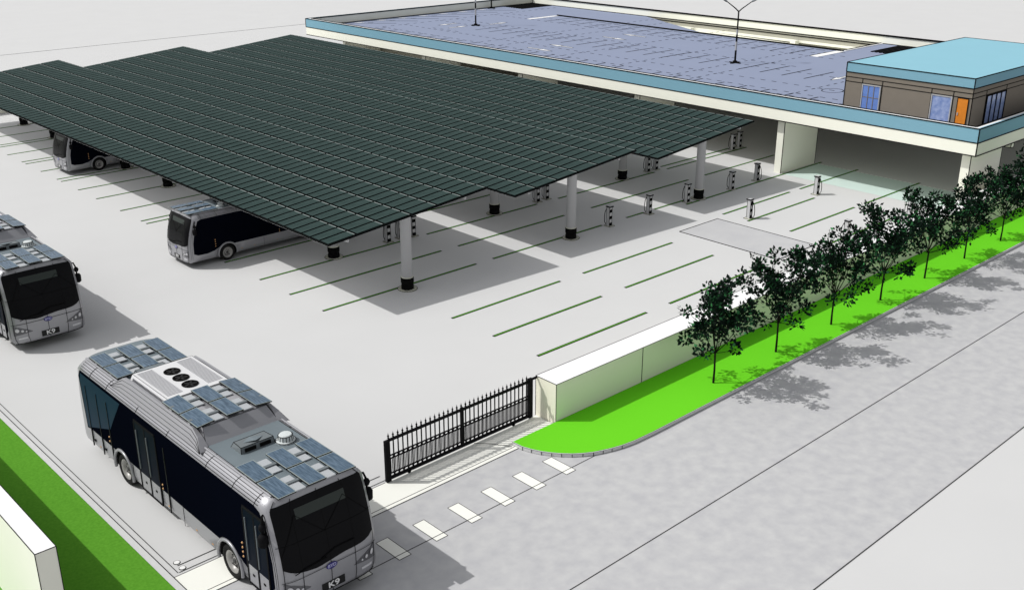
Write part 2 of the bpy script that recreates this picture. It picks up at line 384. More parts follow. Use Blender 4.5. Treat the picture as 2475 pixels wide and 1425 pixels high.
CH = [(38.37,33.93,0,'striped charging post between two front carport columns, at the end of a green bay line'),
      (41.41,33.89,0,'striped charging post half way between the middle and far carport columns of the near row'),
      (44.55,33.87,0,'striped charging post just left of the front column of the farthest carport'),
      (48.38,33.75,0,'striped charging post just right of the front column of the farthest carport'),
      (50.95,33.86,PI,'charging post with its cable on the right, left of the big cream pillar'),
      (44.56,29.86,PI,'charging post in the sun between the grey slab and the farthest carport'),
      (50.98,29.95,PI,'charging post in the sun in front of the pale cyan paving'),
      (44.96,24.55,0,'charging post at the back edge of the grey slab, by the wall, partly behind trees'),
      (50.99,24.44,0,'charging post by the wall half hidden by the trees near the right pillar'),
      (28.72,39.47,0,'left one of the charging posts behind the front column of the nearest carport'),
      (29.50,39.55,0,'charging post mostly hidden by the front column of the nearest carport'),
      (30.18,39.40,0,'right one of the charging posts behind the front column of the nearest carport'),
      (38.70,39.44,0,'left post of the charging pair below the corner of the middle carport'),
      (39.45,39.50,0,'right post of the charging pair below the corner of the middle carport'),
      (47.93,39.48,0,'left post of the charging pair left of the farthest front column'),
      (48.65,39.47,0,'right post of the charging pair left of the farthest front column'),
      (56.14,39.31,0,'left post of the charging pair in the shade of the parking building'),
      (57.01,39.42,0,'right post of the charging pair in the shade of the parking building')]
ch0 = make_charger(CH[0][3])
for i, (x, y, rz, lab) in enumerate(CH):
    c = ch0 if i == 0 else copy_tree(ch0)
    c.location = (x, y, 0); c.rotation_euler = (0, 0, rz); c['label'] = lab

# ------------------------------------------------------------------ parking building
FX, Y0, Y1, BX = 52.85, 22.33, 83.55, 80.65
ZB, ZM, ZD, ZT = 3.21, 3.88, 3.92, 4.60
org = (FX, Y0, 0)
bt = thing('parking_building', org, 'flat parking building with a blue and cream edge and a bluish roof deck', 'building')
I = .05
b = MB()   # deck with the ramp opening
for poly in ([(FX+.36,Y0+.36),(74.85,Y0+.36),(74.85,83.2),(FX+.36,83.2)], [(74.85,Y0+.36),(BX,Y0+.36),(BX,43.1),(74.85,43.1)], [(74.85,55.8),(BX,67.5),(BX,83.2),(74.85,83.2)]):
    b.prism(poly, 3.45, ZD, 'cream', top='deck')
b.build('roof_deck', bt, org)
b = MB(); b.box(FX, FX+.16, Y0, Y1, ZM, ZT, 'blue'); b.box(FX+.16, 81.0, Y0, Y0+.16, ZM, ZT, 'blue'); b.box(FX+.16, 81.0, Y1-.16, Y1, ZM, ZT, 'blue')
for (p, q) in (((FX,Y0,ZT),(FX,Y1,ZT)), ((FX,Y0,ZT),(81,Y0,ZT)), ((FX,Y0,ZM),(FX,Y0,ZT)), ((FX,Y1,ZM),(FX,Y1,ZT)), ((FX,Y0,ZM),(FX,Y1,ZM)), ((FX,Y0,ZM),(81,Y0,ZM)), ((FX,Y1,ZT),(81,Y1,ZT))): b.bar(p, q, I, 'ink')
b.build('fascia', bt, org)
b = MB(); b.box(FX, FX+.36, Y0, Y1, ZB, ZM-.003, 'cream'); b.box(FX+.36, 81.0, Y0, Y0+.36, ZB, ZM-.003, 'cream'); b.box(FX+.36, 81.0, Y1-.36, Y1, ZB, ZM-.003, 'cream'); b.box(BX, 81.0, Y0+.36, Y1-.36, ZB, 3.43, 'cream')
for (p, q) in (((FX,Y0,ZB),(FX,Y1,ZB)), ((FX,Y0,ZB),(81,Y0,ZB)), ((FX,Y0,ZB),(FX,Y0,ZM))): b.bar(p, q, I, 'ink')
b.build('edge_beam', bt, org)
b = MB(); b.box(FX+.16, FX+.36, Y0+.16, Y1-.16, ZM, ZT-.004, 'cream', top='whitetop'); b.box(FX+.36, 81.0, Y0+.16, Y0+.36, ZM, ZT-.004, 'cream', top='whitetop'); b.box(FX+.36, 81.0, Y1-.36, Y1-.16, ZM, ZT-.004, 'cream', top='whitetop')
b.box(BX, 81.0, Y0+.36, Y1-.36, ZD, ZT, 'cream', top='ink')
for (p, q) in (((FX+.36,Y0+.36,ZT),(FX+.36,Y1-.36,ZT)), ((FX+.36,Y0+.36,ZT),(81,Y0+.36,ZT)), ((FX+.36,Y1-.36,ZD+.02),(BX,Y1-.36,ZD+.02)), ((BX,Y1-.36,ZD+.02),(BX,Y0+.36,ZD+.02)), ((FX+.36,Y1-.36,ZT),(BX,Y1-.36,ZT)), ((BX,Y1-.36,ZD),(BX,Y1-.36,ZT))): b.bar(p, q, .07, 'ink')
b.bar((BX, Y0+.36, ZT-.02), (BX, Y1-.36, ZT-.02), .13, 'ink')
b.build('parapet', bt, org)
b = MB()   # what shows inside the ramp opening, wall shade painted into its colour
b.box(BX+.005, 80.99, 43.1, 67.5, 3.44, ZD-.003, 'shadebeige'); b.box(BX+.12, 80.98, 43.1, 67.5, 2.4, 3.43, 'shadebeige')
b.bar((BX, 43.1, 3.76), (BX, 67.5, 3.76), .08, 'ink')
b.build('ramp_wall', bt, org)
b = MB(); b.raw([(74.86,43.1,3.0),(BX,43.1,3.0),(BX,68,3.3),(74.86,56,3.3)], [(0,1,2,3)], 'cream'); b.raw([(74.86,43.1,2.8),(BX,43.1,2.8),(BX,68,3.1),(74.86,56,3.1)], [(3,2,1,0)], 'cream'); b.build('ramp_floor', bt, org)
b = MB(); b.box(74.74, 74.86, 43.1, 73.7, ZD, ZD+.11, 'ink'); b.build('ramp_kerb', bt, org)
b = MB(); b.bar((74.9, 43.06, ZD+.03), (BX, 43.06, ZD+.03), .10, 'ink'); b.box(74.95, BX-.05, 42.85, 42.98, ZD, ZD+.05, 'white'); b.build('opening_edge', bt, org)
# floor markings
def bar2(b, x0, y0, x1, y1, w, m): b.bar((x0,y0,ZD+.002), (x1,y1,ZD+.002), w, m, .010)
def dl(x0, y0, x1, y1, w=.11, m='ink', name='deck_line'):
    b = MB(); bar2(b, x0, y0, x1, y1, w, m); b.build(name, bt, org)
def dash(x0, y0, x1, y1):
    b = MB(); L = math.hypot(x1-x0, y1-y0); n = int(L/.85)
    for k in range(n):
        a, c = k/n, (k+.42)/n; bar2(b, x0+(x1-x0)*a, y0+(y1-y0)*a, x0+(x1-x0)*c, y0+(y1-y0)*c, .085, 'ink')
    b.build('dashed_line', bt, org)
for y in [71.4-1.735*k for k in range(20)]:
    if not (44 < y < 46.5): dl(62.36, y, 66.0, y)
for y in [71.5-1.75*k for k in range(17)]: dl(71.05, y, 74.4, y); dl(74.2, y-.3, 74.2, y-1.1, .10, name='wheel_stop')
for y in [77.8-1.74*k for k in range(26)]: dl(53.7, y, 57.45, y)
for k in range(7):
    x = 56.7 + 2.5*k; dl(x, 82.9, x+3.3, 79.7)
    for xx in (.55, .8): dl(x+xx+.3, 82.7, x+xx+.75, 82.25, .12, 'white', 'bay_mark')
    dl(x+1.6, 81.75, x+2.1, 81.55, .10, 'ink', 'bay_mark')
for x in (57.55, 60.0, 64.2, 66.1, 71.0, 72.6): dash(x, 78.5, x, 30 if x < 66 else 41)
for y in (78.6, 65.6, 63.2, 56.2, 50.5, 45.35, 43.6, 36.0): dash(56, y, 80 if y > 56 else 74, y)
dash(56.6, 41, 56.6, 31.5); dash(60.5, 75, 60.5, 71)
for (ya, yb) in ((73.45,73.95),(42.8,43.45)):
    b = MB(); b.box(71.0, 74.72, ya, yb, ZD, ZD+.008, 'white'); bar2(b, 71, ya, 74.7, ya, .05, 'ink'); bar2(b, 71, yb, 74.7, yb, .05, 'ink'); b.build('stop_bar', bt, org)
b = MB(); pts = [(59.95+.75*math.cos(2*PI*k/24), 34.85+.62*math.sin(2*PI*k/24)) for k in range(25)]
for p, q in zip(pts, pts[1:]): bar2(b, *p, *q, .06, 'ink')
b.build('floor_ring', bt, org)
def arrow(x, y, ang, L):
    a = MB(); ca, sa = math.cos(ang), math.sin(ang)
    P = lambda u, v: (x + u*ca - v*sa, y + u*sa + v*ca)
    out = [P(-L/2,-.09), P(L*.05,-.09), P(0,-.28), P(L/2,0), P(0,.28), P(L*.05,.09), P(-L/2,.09)]
    a.prism(out, ZD, ZD+.009, 'white')
    for p, q in zip(out, out[1:]+out[:1]): a.bar((*p, ZD+.008), (*q, ZD+.008), .05, 'ink', .006)
    a.build('floor_arrow', bt, org)
for (x, y, an, L) in ((58.55,59.5,-PI/2,2.7),(60.95,59.6,PI/2,2.6),(67.3,59.6,-PI/2,2.6),(69.7,59.6,PI/2,2.6),(64.3,36.92,PI,2.4),(66.8,73.3,0,2.2),(62.5,73.9,0,2.2),(63.0,76,PI,2.2)): arrow(x, y, an, L)
for (x0_, x1_, y0_, y1_) in ((76.1,80.5,38.6,41.3),(76.2,80.5,80.2,83.1)):
    g = MB()
    for k in range(9): g.bar((x0_, y0_+(y1_-y0_)*k/8, ZD+.03), (x1_, y0_+(y1_-y0_)*k/8, ZD+.03), .17, 'ink', .06)
    g.build('floor_grating', bt, org)
# pillars
for yc in (22.98, 34.06, 45.1, 56.2, 67.4, 78.4):
    g = MB(); g.box(53.34, 57.0, yc-.235, yc+.235, 0, ZB-.004 if False else 3.445, 'cream', ink=.035, skip=(0,1,2,3,4,5,6,7,10,11)); g.build('pillar', bt, org)
for yc in (28.5, 39.6, 50.7, 61.8, 72.9):
    g = MB(); g.box(66.5, 67.0, yc-.25, yc+.25, 0, 3.445, 'cream'); g.build('pillar', bt, org); g = MB(); g.box(79.9, 80.5, yc-.25, yc+.25, 0, 3.445, 'cream'); g.build('pillar', bt, org)
g = MB(); g.box(57.2, 80, 68.6, 82.8, 0, 3.44, 'shadebeige'); g.build('ground_floor_room', bt, org)
g = MB(); g.box(58.0, 58.35, Y0+.37, 33.5, 2.74, 3.445, 'cream', ink=.03); g.build('cross_beam', bt, org)

# ------------------------------------------------------------------ rooftop office
HX0, HX1, HY0, HY1, HZ = 54.6, 68.85, 23.69, 31.0, 6.72
org = (HX0, HY0, ZD); ho = thing('rooftop_office', org, 'small brown office with a flat light blue roof on the roof deck', 'office')
b = MB(); b.box(HX0+.01, HX1-.01, HY0+.01, HY1-.01, ZD, 6.2, 'hutwall')
for z in (5.94, 5.69):
    b.bar((HX0+.01, HY0, z), (HX0+.01, HY1, z), .035, 'ink'); b.bar((HX0, HY0+.01, z), (HX1, HY0+.01, z), .035, 'ink')
for y in (29.95, 28.75, 25.92, 24.72): b.bar((HX0+.008, y, ZD), (HX0+.008, y, 5.94), .035, 'ink')
for x in (56.2, 58.62): b.bar((x, HY0+.008, ZD), (x, HY0+.008, 5.94), .035, 'ink')
for (x, y) in ((HX0, HY0), (HX0, HY1)): b.bar((x+.008, y+(.008 if y == HY0 else -.008), ZD), (x+.008, y+(.008 if y == HY0 else -.008), 6.2), .04, 'ink')
b.build('wall', ho, org)
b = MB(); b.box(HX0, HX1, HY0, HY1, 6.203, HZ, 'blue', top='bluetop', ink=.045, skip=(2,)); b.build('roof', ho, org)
def win(y0_, y1_, m, bars):
    w = MB(); d = .05
    for (a, c, e, f) in ((y0_-.06,y0_,4.2,5.66),(y1_,y1_+.06,4.2,5.66),(y0_,y1_,5.60,5.66),(y0_,y1_,4.14,4.2)): w.box(HX0-d, HX0+.008, a, c, e, f, 'metal')
    for k in range(1, bars): y = y0_+(y1_-y0_)*k/bars; w.box(HX0-d+.01, HX0+.007, y-.018, y+.018, 4.2, 5.60, 'hutwall')
    if bars > 1: w.box(HX0-d+.012, HX0+.006, y0_, y1_, 4.95, 4.98, 'hutwall')
    o = w.build('window', ho, org)
    p = MB(); p.box(HX0-.02, HX0+.004, y0_, y1_, 4.2, 5.60, m); p.build('pane', o, org)
win(28.86, 29.87, 'glassblue', 3); win(24.80, 25.83, 'glasspale', 1)
w = MB()
for k in range(5): x = 56.28 + k*(58.56-56.28)/4; w.box(x-.04, x+.04, HY0-.05, HY0+.008, 4.1, 5.66, 'ink')
w.box(56.32, 58.52, HY0-.04, HY0+.007, 5.60, 5.66, 'ink'); w.box(56.32, 58.52, HY0-.04, HY0+.007, 4.1, 4.16, 'ink'); o = w.build('window', ho, org)
for k in range(4):
    x = 56.32 + k*.57; p = MB(); p.box(x, x+.49, HY0-.02, HY0+.004, 4.16, 5.60, 'glasspale'); p.build('pane', o, org)
p = MB(); p.box(HX0-.03, HX0+.006, 23.88, 24.45, ZD+.02, 5.65, 'orange', ink=.03); dr = p.build('door', ho, org)
p = MB(); p.box(HX0-.07, HX0-.03, 24.33, 24.38, 4.75, 4.9, 'metal'); p.build('handle', dr, org)

# ------------------------------------------------------------------ lamp posts on the deck
def make_lamp(x, y, label):
    t = thing('lamp_post', (x, y, ZD), label, 'lamp post', 'double lamp posts on the roof deck')
    b = MB(); b.tube([(0,0,0),(0,0,3.6)], [.075,.05], 'blackmetal', 10); b.tube([(0,0,.9),(0,0,1.5)], .071, 'metal', 10); b.tube([(0,0,2.0),(0,0,2.35)], .066, 'metal', 10); b.build('pole', t)
    b = MB(); b.box(-.45, .45, -.09, .09, 0, .06, 'ink'); b.box(-.09, .09, -.45, .45, 0, .055, 'ink'); b.cyl((0,0), .16, 0, .16, 'blackmetal', 14); b.build('base', t)
    for s in (1, -1):
        d = Vector((-.683*.73*s, .731*.73*s, 0)) if False else Vector((-.60*s, .60*s, 0))
        b = MB(); b.tube([(0,0,3.58), tuple(d*.28 + Vector((0,0,3.80))), tuple(d + Vector((0,0,4.25)))], [.045,.04,.03], 'blackmetal', 8); b.build('arm', t)
        u = (d + Vector((0,0,.55))).normalized(); c = d*1.0 + Vector((0,0,4.25)); e = c + u*.62
        sd = u.cross(Vector((0,0,1))).normalized(); nn = sd.cross(u)
        b = MB(); prof = [(.02,.5),(.10,1),(.14,1),(.13,.9),(.06,.5)]; rings = []
        for i, (wd, th) in enumerate(prof):
            q = c + (e-c)*i/4
            rings += [q + sd*wd - nn*.05*th, q - sd*wd - nn*.05*th, q - sd*wd*.7 + nn*.07*th, q + sd*wd*.7 + nn*.07*th]
        fs = [(i*4+k, i*4+(k+1) % 4, i*4+4+(k+1) % 4, i*4+4+k) for i in range(4) for k in range(4)] + [(3,2,1,0), (16,17,18,19)]
        b.raw(rings, fs, 'lamp')
        for i in range(4):
            for k in (0, 1): b.bar(rings[i*4+k], rings[i*4+4+k], .03, 'ink')
        b.build('lamp_head', t)
    return t
l0 = make_lamp(64.25, 45.35, 'double headed lamp post on the deck with both heads in view')
for (x, y, lab) in ((64.3, 73.6, 'thin lamp post on the far part of the deck, cut off by the top edge'), (74.3, 82.6, 'lamp post in the far back corner of the deck by the parapet')):
    c = copy_tree(l0); c.location = (x, y, ZD); c['label'] = lab

# ------------------------------------------------------------------ young trees
def make_tree(seed, label):
    rnd = random.Random(seed)
    t = thing('young_tree', (0,0,0), label, 'tree', 'young trees along the verge')
    tr = MB(); tr.tube([(0,0,0),(.01,0,.5),(0,.02,1.22)], [.042,.036,.034], 'bark', 7)
    tips = []
    def grow(p, d, L, r, depth):
        q = p; path = [p]; rs = [r]; dd = d.copy(); n = 5
        for i in range(n):
            dd = (dd + Vector((rnd.uniform(-.17,.17), rnd.uniform(-.17,.17), rnd.uniform(-.05,.10)))).normalized()
            q = q + dd*L/n
            if q.z > 3.72: break
            path.append(q); rs.append(r*(1-.6*(i+1)/n))
            if depth < 2 and i >= 1 and rnd.random() < (.95 if depth == 0 else .5):
                a = (dd + Vector((rnd.uniform(-1,1), rnd.uniform(-1,1), rnd.uniform(-.5,.6)))*.8).normalized()
                grow(q, a, L*rnd.uniform(.28,.5), r*.55, depth+1)
        q = path[-1]
        if len(path) > 1: tr.tube(path, rs, 'bark', 5, cap=False)
        tips.append((q, dd, 1.0))
        if depth == 0: tips.append((path[len(path)//2], dd, .6))
    nb = 9
    for k in range(nb):
        a = 2*PI*k/nb + rnd.uniform(-.3,.3); tilt = (.2, .62, .42)[k % 3] + rnd.uniform(-.08, .12)
        d = Vector((math.cos(a)*math.sin(tilt), math.sin(a)*math.sin(tilt), math.cos(tilt)))
        grow(Vector((0,0,1.12+rnd.uniform(0,.15))), d, rnd.uniform(1.75,2.45)*(1-.25*(tilt > .5)), .02, 0)
    for k in range(5):
        a = 2*PI*k/5 + rnd.uniform(-.4,.4); d = Vector((math.cos(a), math.sin(a), rnd.uniform(.1,.5))).normalized()
        grow(Vector((0,0,1.15)), d, rnd.uniform(.75,1.2), .014, 1)
    tr.build('trunk', t)
    cr = MB()
    for (p, d, f) in tips:
        R = rnd.uniform(.15,.25)*f**.5
        for _ in range(int(rnd.randint(15, 25)*f)):
            o = Vector((rnd.gauss(0,1), rnd.gauss(0,1), rnd.gauss(0,1))).normalized()*R*rnd.random()**.5
            c = p + o; ax = (o + Vector((rnd.uniform(-1,1), rnd.uniform(-1,1), rnd.uniform(-.4,1)))*.12 + d*.05).normalized()
            s_ = ax.cross(Vector((rnd.uniform(-1,1), rnd.uniform(-1,1), rnd.uniform(-1,1)))).normalized(); up = s_.cross(ax)
            L = rnd.uniform(.12,.19); W = L*rnd.uniform(.26,.38)
            cr.face([c, c+ax*L*.45+s_*W+up*.012, c+ax*L, c+ax*L*.45-s_*W+up*.012], 'leaf')
    cr.build('crown', t)
    return t
TL = ['young dark leaved tree nearest the gate, first of the row on the verge', 'second young tree from the gate in the verge row', 'third young tree from the gate in the verge row', 'fourth young tree from the gate in the verge row',
      'fifth young tree from the gate in the verge row', 'sixth young tree from the gate, its crown before the right hand pillar', 'seventh young tree from the gate, last trunk inside the photo at the right', 'eighth young tree from the gate, only its crown showing at the right edge']
protos = [make_tree(11, TL[0]), make_tree(29, TL[1])]
rnd = random.Random(3)
for i in range(8):
    c = protos[i] if i < 2 else copy_tree(protos[i % 2])
    s = rnd.uniform(.97, 1.04)
    c.location = (27.54+3.755*i, 19.33, .12); c.rotation_euler = (0, 0, (0, .4, 2.1, 3.3, 4.4, 1.2, 5.2, 2.7, .9)[i]); c.scale = (s, s, s); c['label'] = TL[i]

# ------------------------------------------------------------------ buses (local x = forward, y = left)
WX = (3.12, -2.93)
ZP = [(.33,1.20),(.42,1.27),(.60,1.30),(.95,1.30),(1.3,1.30),(1.7,1.30),(2.1,1.30),(2.5,1.30),(2.83,1.30),(2.93,1.235),(3.03,1.12),(3.09,.98)]
def gfront(t, z): return .13*abs(t)**7 + (.52*max(0, (z-1.1)/2.0)**1.6 if z > 1.1 else 0)
def grear(t, z): return .16*abs(t)**5 + (.25*max(0, (z-1.6)/1.5)**1.5 if z > 1.6 else 0)
def wz(z):
    for (a, wa), (c, wc) in zip(ZP, ZP[1:]):
        if a <= z <= c: return wa + (wc-wa)*(z-a)/(c-a)
    return ZP[-1][1] if z > ZP[-1][0] else ZP[0][1]
def fpt(t, z, off=0): return (5.62 - gfront(t, z) + off, wz(z)*t, z)
def rpt(t, z, off=0): return (-5.80 + grear(t, z) - off, wz(z)*t, z)
def patch(mb, ts, zb, zt_, m, off=.015, nz=8, fn=fpt, smooth=True):
    n = len(ts); vs = []
    for o in (off, -.02):
        for j in range(nz+1):
            for t in ts: z = zb(t) + (zt_(t)-zb(t))*j/nz; vs.append(fn(t, z, o))
    K = n*(nz+1); fs = []
    for j in range(nz):
        for i in range(n-1): fs.append((j*n+i, j*n+i+1, (j+1)*n+i+1, (j+1)*n+i))
    rim = [j*n for j in range(nz+1)] + [nz*n+i for i in range(1, n)] + [j*n+n-1 for j in range(nz-1, -1, -1)] + [i for i in range(n-2, 0, -1)]
    mb.raw(vs, fs, m, smooth)
    mb.raw(vs, [(rim[k], rim[(k+1) % len(rim)], rim[(k+1) % len(rim)]+K, rim[k]+K) for k in range(len(rim))], m)
def text_mesh(txt, size, name, m, parent, M4, ext=.004):
    cu = bpy.data.curves.new(name, 'FONT'); cu.body = txt; cu.size = size; cu.extrude = ext; cu.align_x = 'CENTER'; cu.align_y = 'CENTER'; cu.offset = size*.018
    o = bpy.data.objects.new(name + '_curve', cu); C.objects.link(o)
    dg = bpy.context.evaluated_depsgraph_get(); me = bpy.data.meshes.new_from_object(o.evaluated_get(dg)); bpy.data.objects.remove(o); bpy.data.curves.remove(cu)
    me.transform(M4); me.materials.clear(); me.materials.append(M[m]); me.name = name
    r = bpy.data.objects.new(name, me); C.objects.link(r); r.parent = parent
    return r
def linspace(a, c, n): return [a + (c-a)*k/(n-1) for k in range(n)]
def arch_notch(xc, r, zc, zbase, n=14):
    a0 = math.asin((zbase-zc)/r)
    return [(xc + r*math.cos(a), zbase if k in (0, n) else zc + r*math.sin(a)) for k, a in enumerate(linspace(a0, PI-a0, n+1))]

def make_bus(label):
    t = thing('bus', (0,0,0), label, 'bus', 'silver electric buses')
    # --- body shell
    b = MB(); ts = linspace(-1, 1, 13)
    def cap(fn, m):
        n = len(ts); vs = [fn(tt, z) for z, _ in ZP for tt in ts]
        b.raw(vs, [(j*n+i, j*n+i+1, (j+1)*n+i+1, (j+1)*n+i) for j in range(len(ZP)-1) for i in range(n-1)], m, True)
    cap(fpt, 'busred'); cap(rpt, 'busred')
    xs = [None] + linspace(-5.0, 4.7, 15) + [None]
    for s in (-1, 1):
        vs = []
        for z, w in ZP:
            for k, x in enumerate(xs): vs.append(rpt(s, z) if k == 0 else fpt(s, z) if k == len(xs)-1 else (x, s*w, z))
        n = len(xs); b.raw(vs, [(j*n+i, j*n+i+1, (j+1)*n+i+1, (j+1)*n+i) for j in range(len(ZP)-1) for i in range(n-1)], 'busred', True)
    # roof + floor as strips
    zt_ = ZP[-1][0]
    fr = [fpt(tt, zt_) for tt in ts]; rr = [rpt(tt, zt_) for tt in ts]
    for i in range(len(ts)-1): b.face([rr[i], rr[i+1], fr[i+1], fr[i]], 'roofgrey')
    fr = [fpt(tt, .33) for tt in ts]; rr = [rpt(tt, .33) for tt in ts]
    for i in range(len(ts)-1): b.face([rr[i], fr[i], fr[i+1], rr[i+1]], 'tyre')
    body = b.build('body', t)
    bm = bmesh.new(); bm.from_mesh(body.data); bmesh.ops.remove_doubles(bm, verts=bm.verts, dist=.001); bmesh.ops.recalc_face_normals(bm, faces=bm.faces); bm.to_mesh(body.data); bm.free()
    cut = MB()
    for x in WX:
        for s in (-1, 1): cut.lathe([(0,-.28),(.575,-.28),(.575,.28),(0,.28)], 'tyre', 'y', (x, s*1.22, .49), 32, smooth=False)
    co = cut.build('cutter')
    bm = bmesh.new(); bm.from_mesh(co.data); bmesh.ops.remove_doubles(bm, verts=bm.verts, dist=.001); bmesh.ops.recalc_face_normals(bm, faces=bm.faces); bm.to_mesh(co.data); bm.free()
    md = body.modifiers.new('arches', 'BOOLEAN'); md.object = co; md.operation = 'DIFFERENCE'; md.solver = 'EXACT'
    try: md.material_mode = 'TRANSFER'
    except Exception: pass
    dg = bpy.context.evaluated_depsgraph_get(); me = bpy.data.meshes.new_from_object(body.evaluated_get(dg)); body.modifiers.clear(); body.data = me; me.name = 'body'
    bpy.data.objects.remove(co)
    # seams of the front
    sm = MB()
    for tt in (-.62, -.05, .5):
        p = [fpt(tt + (.03 if tt < 0 else -.0), z, .012) for z in linspace(.36, 2.98, 14)]
        sm.tube(p, .007, 'ink', 4, cap=False)
    for tt in (-.93, .93): sm.tube([fpt(tt, z, .010) for z in linspace(.36, 3.02, 16)], .008, 'ink', 4, cap=False)
    for zz in (1.10, 2.0): sm.tube([fpt(tt, zz, .016) for tt in linspace(-.985, .985, 15)], .007, 'ink', 4, cap=False)
    sm.tube([fpt(tt, .34, .004) for tt in linspace(-1, 1, 15)], .012, 'ink', 4, cap=False)
    sm.tube([fpt(tt, 3.075, .006) for tt in linspace(-1, 1, 15)], .010, 'ink', 4, cap=False)
    for (a, c) in (((-.55,2.62),(-.05,2.0)), ((.45,2.62),(-.05,2.0)), ((-.55,2.62),(-.93,1.75)), ((.45,2.62),(.93,1.95))):
        sm.tube([fpt(a[0]+(c[0]-a[0])*k/8, a[1]+(c[1]-a[1])*k/8, .024) for k in range(9)], .006, 'ink', 4, cap=False)
    for s in (-1, 1):
        for dx_, zz in ((.05,.95),(.14,.9)): sm.tube([(fpt(s, z)[0]-dx_-.02, s*(wz(z)+.004), z) for z in linspace(.36, 2.95, 12)], .006, 'ink', 4, cap=False)
        for zz, yy in ((2.87,1.285),(2.93,1.235),(2.98,1.18),(3.03,1.12),(3.09,.985)): sm.tube([(-5.3,s*yy,zz+.006),(4.75,s*yy,zz+.006)], .008, 'ink', 4, cap=False)
        sm.tube([(-5.55,s*1.205,.335),(5.35,s*1.205,.335)], .010, 'ink', 4, cap=False)
    for s in (-1, 1):
        for x in (-4.6, -3.5, -1.6, .2, 2.3, 3.6, 4.6): sm.tube([(x, s*1.305, 2.83), (x, s*1.24, 2.935), (x+.02, s*1.125, 3.035), (x+.05, s*.985, 3.095)], .008, 'ink', 4, cap=False)
        sm.tube([(4.7,s*.985,3.095),(5.1,s*.93,3.09)], .008, 'ink', 4, cap=False)
        for x in (-2.3, .7): sm.tube([(x, s*1.305, .36), (x, s*1.305, .93)], .006, 'ink', 4, cap=False)
    sm.build('panel_seams', t)
    # --- windshield
    w = MB(); patch(w, linspace(-.93, .93, 19), lambda q: 1.27 - .15*max(0, 1-abs(q+.28)/.55)*.6 + .26*abs(q)**6, lambda q: 2.93 - .05*abs(q)**4, 'windshield', .014, 12); ws = w.build('windshield', t)
    w = MB(); patch(w, linspace(-.52, .50, 9), lambda q: 2.50, lambda q: 2.74, 'destination', .019, 2); ds = w.build('destination_sign', ws)
    w = MB(); ln_ = [fpt(-.2,1.38,.035), fpt(.1,1.50,.04), fpt(.5,1.50,.04)]; w.tube(ln_, .012, 'ink', 5); w.tube([fpt(-.75,1.25,.035), fpt(-.5,1.32,.04), fpt(-.1,1.36,.04)], .012, 'ink', 5); w.build('wiper', ws)
    # --- front lights, emblem, plate
    for s in (-1, 1):
        h = MB()
        patch(h, [s*q for q in linspace(.46, .95, 9)], lambda q: .70 + .10*(1-abs(q))*1.2 - .02, lambda q: .73 + .33*max(0,(abs(q)-.44)/.5)**.8, 'lampdark', .010, 4)
        hl = h.build('headlight', t)
        for q, z, r in ((.86,.89,.075),(.73,.84,.05),(.63,.80,.03)):
            c = Vector(fpt(s*q, z, .02)); g = MB(); g.lathe([(0,.018),(r*.8,.014),(r,.0)], 'lens', 'z', (0,0,0), 16)
            nrm = Vector((1, s*(.33*4*q**3/1.3), .0)).normalized(); R = Vector((0,0,1)).rotation_difference(nrm).to_matrix().to_4x4()
            o = g.build('lens', hl); o.data.transform(Matrix.Translation(c) @ R)
        h = MB(); patch(h, [s*q for q in linspace(.62, .86, 4)], lambda q: .52, lambda q: .58, 'lens', .012, 1); h.build('fog_lamp', t)
    RM = Matrix(((0,0,1,0),(1,0,0,0),(0,1,0,0),(0,0,0,1)))   # text plane faces +x
    e = MB(); e.lathe([(0,.012),(1,.012),(1.0,0)], 'emblem', 'z', (0,0,0), 28); eo = e.build('emblem', t)
    X = fpt(-.02, 1.08)[0]
    eo.data.transform(Matrix.Translation((X+.012, -.02, 1.07)) @ RM @ Matrix.Diagonal((.15,.085,1,1)))
    text_mesh('BYD', .12, 'emblem_lettering', 'emblemletter', eo, Matrix.Translation((X+.026, -.02, 1.07)) @ RM)
    p = MB(); p.box(5.60, 5.64, -.31, .31, .44, .65, 'plate'); po = p.build('number_plate', t)
    text_mesh('K9', .22, 'plate_lettering', 'platewhite', po, Matrix.Translation((5.643, 0, .545)) @ RM @ Matrix.Diagonal((1.25,1,1,1)))
    # --- side glass
    for s in (-1, 1):
        g = MB(); zb = .96
        nr = [p for p in arch_notch(WX[0], .66, .49, zb)]; nl = arch_notch(WX[1], .66, .49, zb)
        def top(x): return 2.80 + .0*x
        fz = .72 if s == 1 else .58
        poly = [(-5.35, zb-.05), (-5.1, zb)] + list(reversed(nl)) + list(reversed(nr)) + ([(3.95, .80), (4.4, fz), (5.0, fz+.02), (5.24, .85)] if True else [])
        poly += [(5.22, 1.5), (5.08, 2.1), (4.84, 2.74), (4.6, 2.82), (-5.3, 2.82), (-5.45, 2.6)]
        # slab following the side: split in two heights by the small tumblehome
        f0 = [(x, s*(wz(z)+.014), z) for x, z in poly]; f1 = [(x, s*(wz(z)-.03), z) for x, z in poly]
        g.face(f0, 'glassdark')
        for i in range(len(poly)): j = (i+1) % len(poly); g.face([f0[i], f0[j], f1[j], f1[i]], 'glassdark')
        sg = g.build('side_glass', t)
        g = MB(); rp = [(-5.3, 1.35), (-3.7, 1.35), (-3.7, 2.70), (-5.28, 2.70), (-5.38, 2.5)]
        if s == -1: rp = [(-5.3, 1.0), (-5.2, .98), (-3.55, 1.55), (-3.2, 2.0), (-2.6, 2.72), (-5.28, 2.74), (-5.38, 2.5)]
        g.face([(x, s*(wz(z)+.0185), z) for x, z in rp], 'glassrear'); g.face([(x, s*(wz(z)-.02), z) for x, z in rp], 'glassrear')
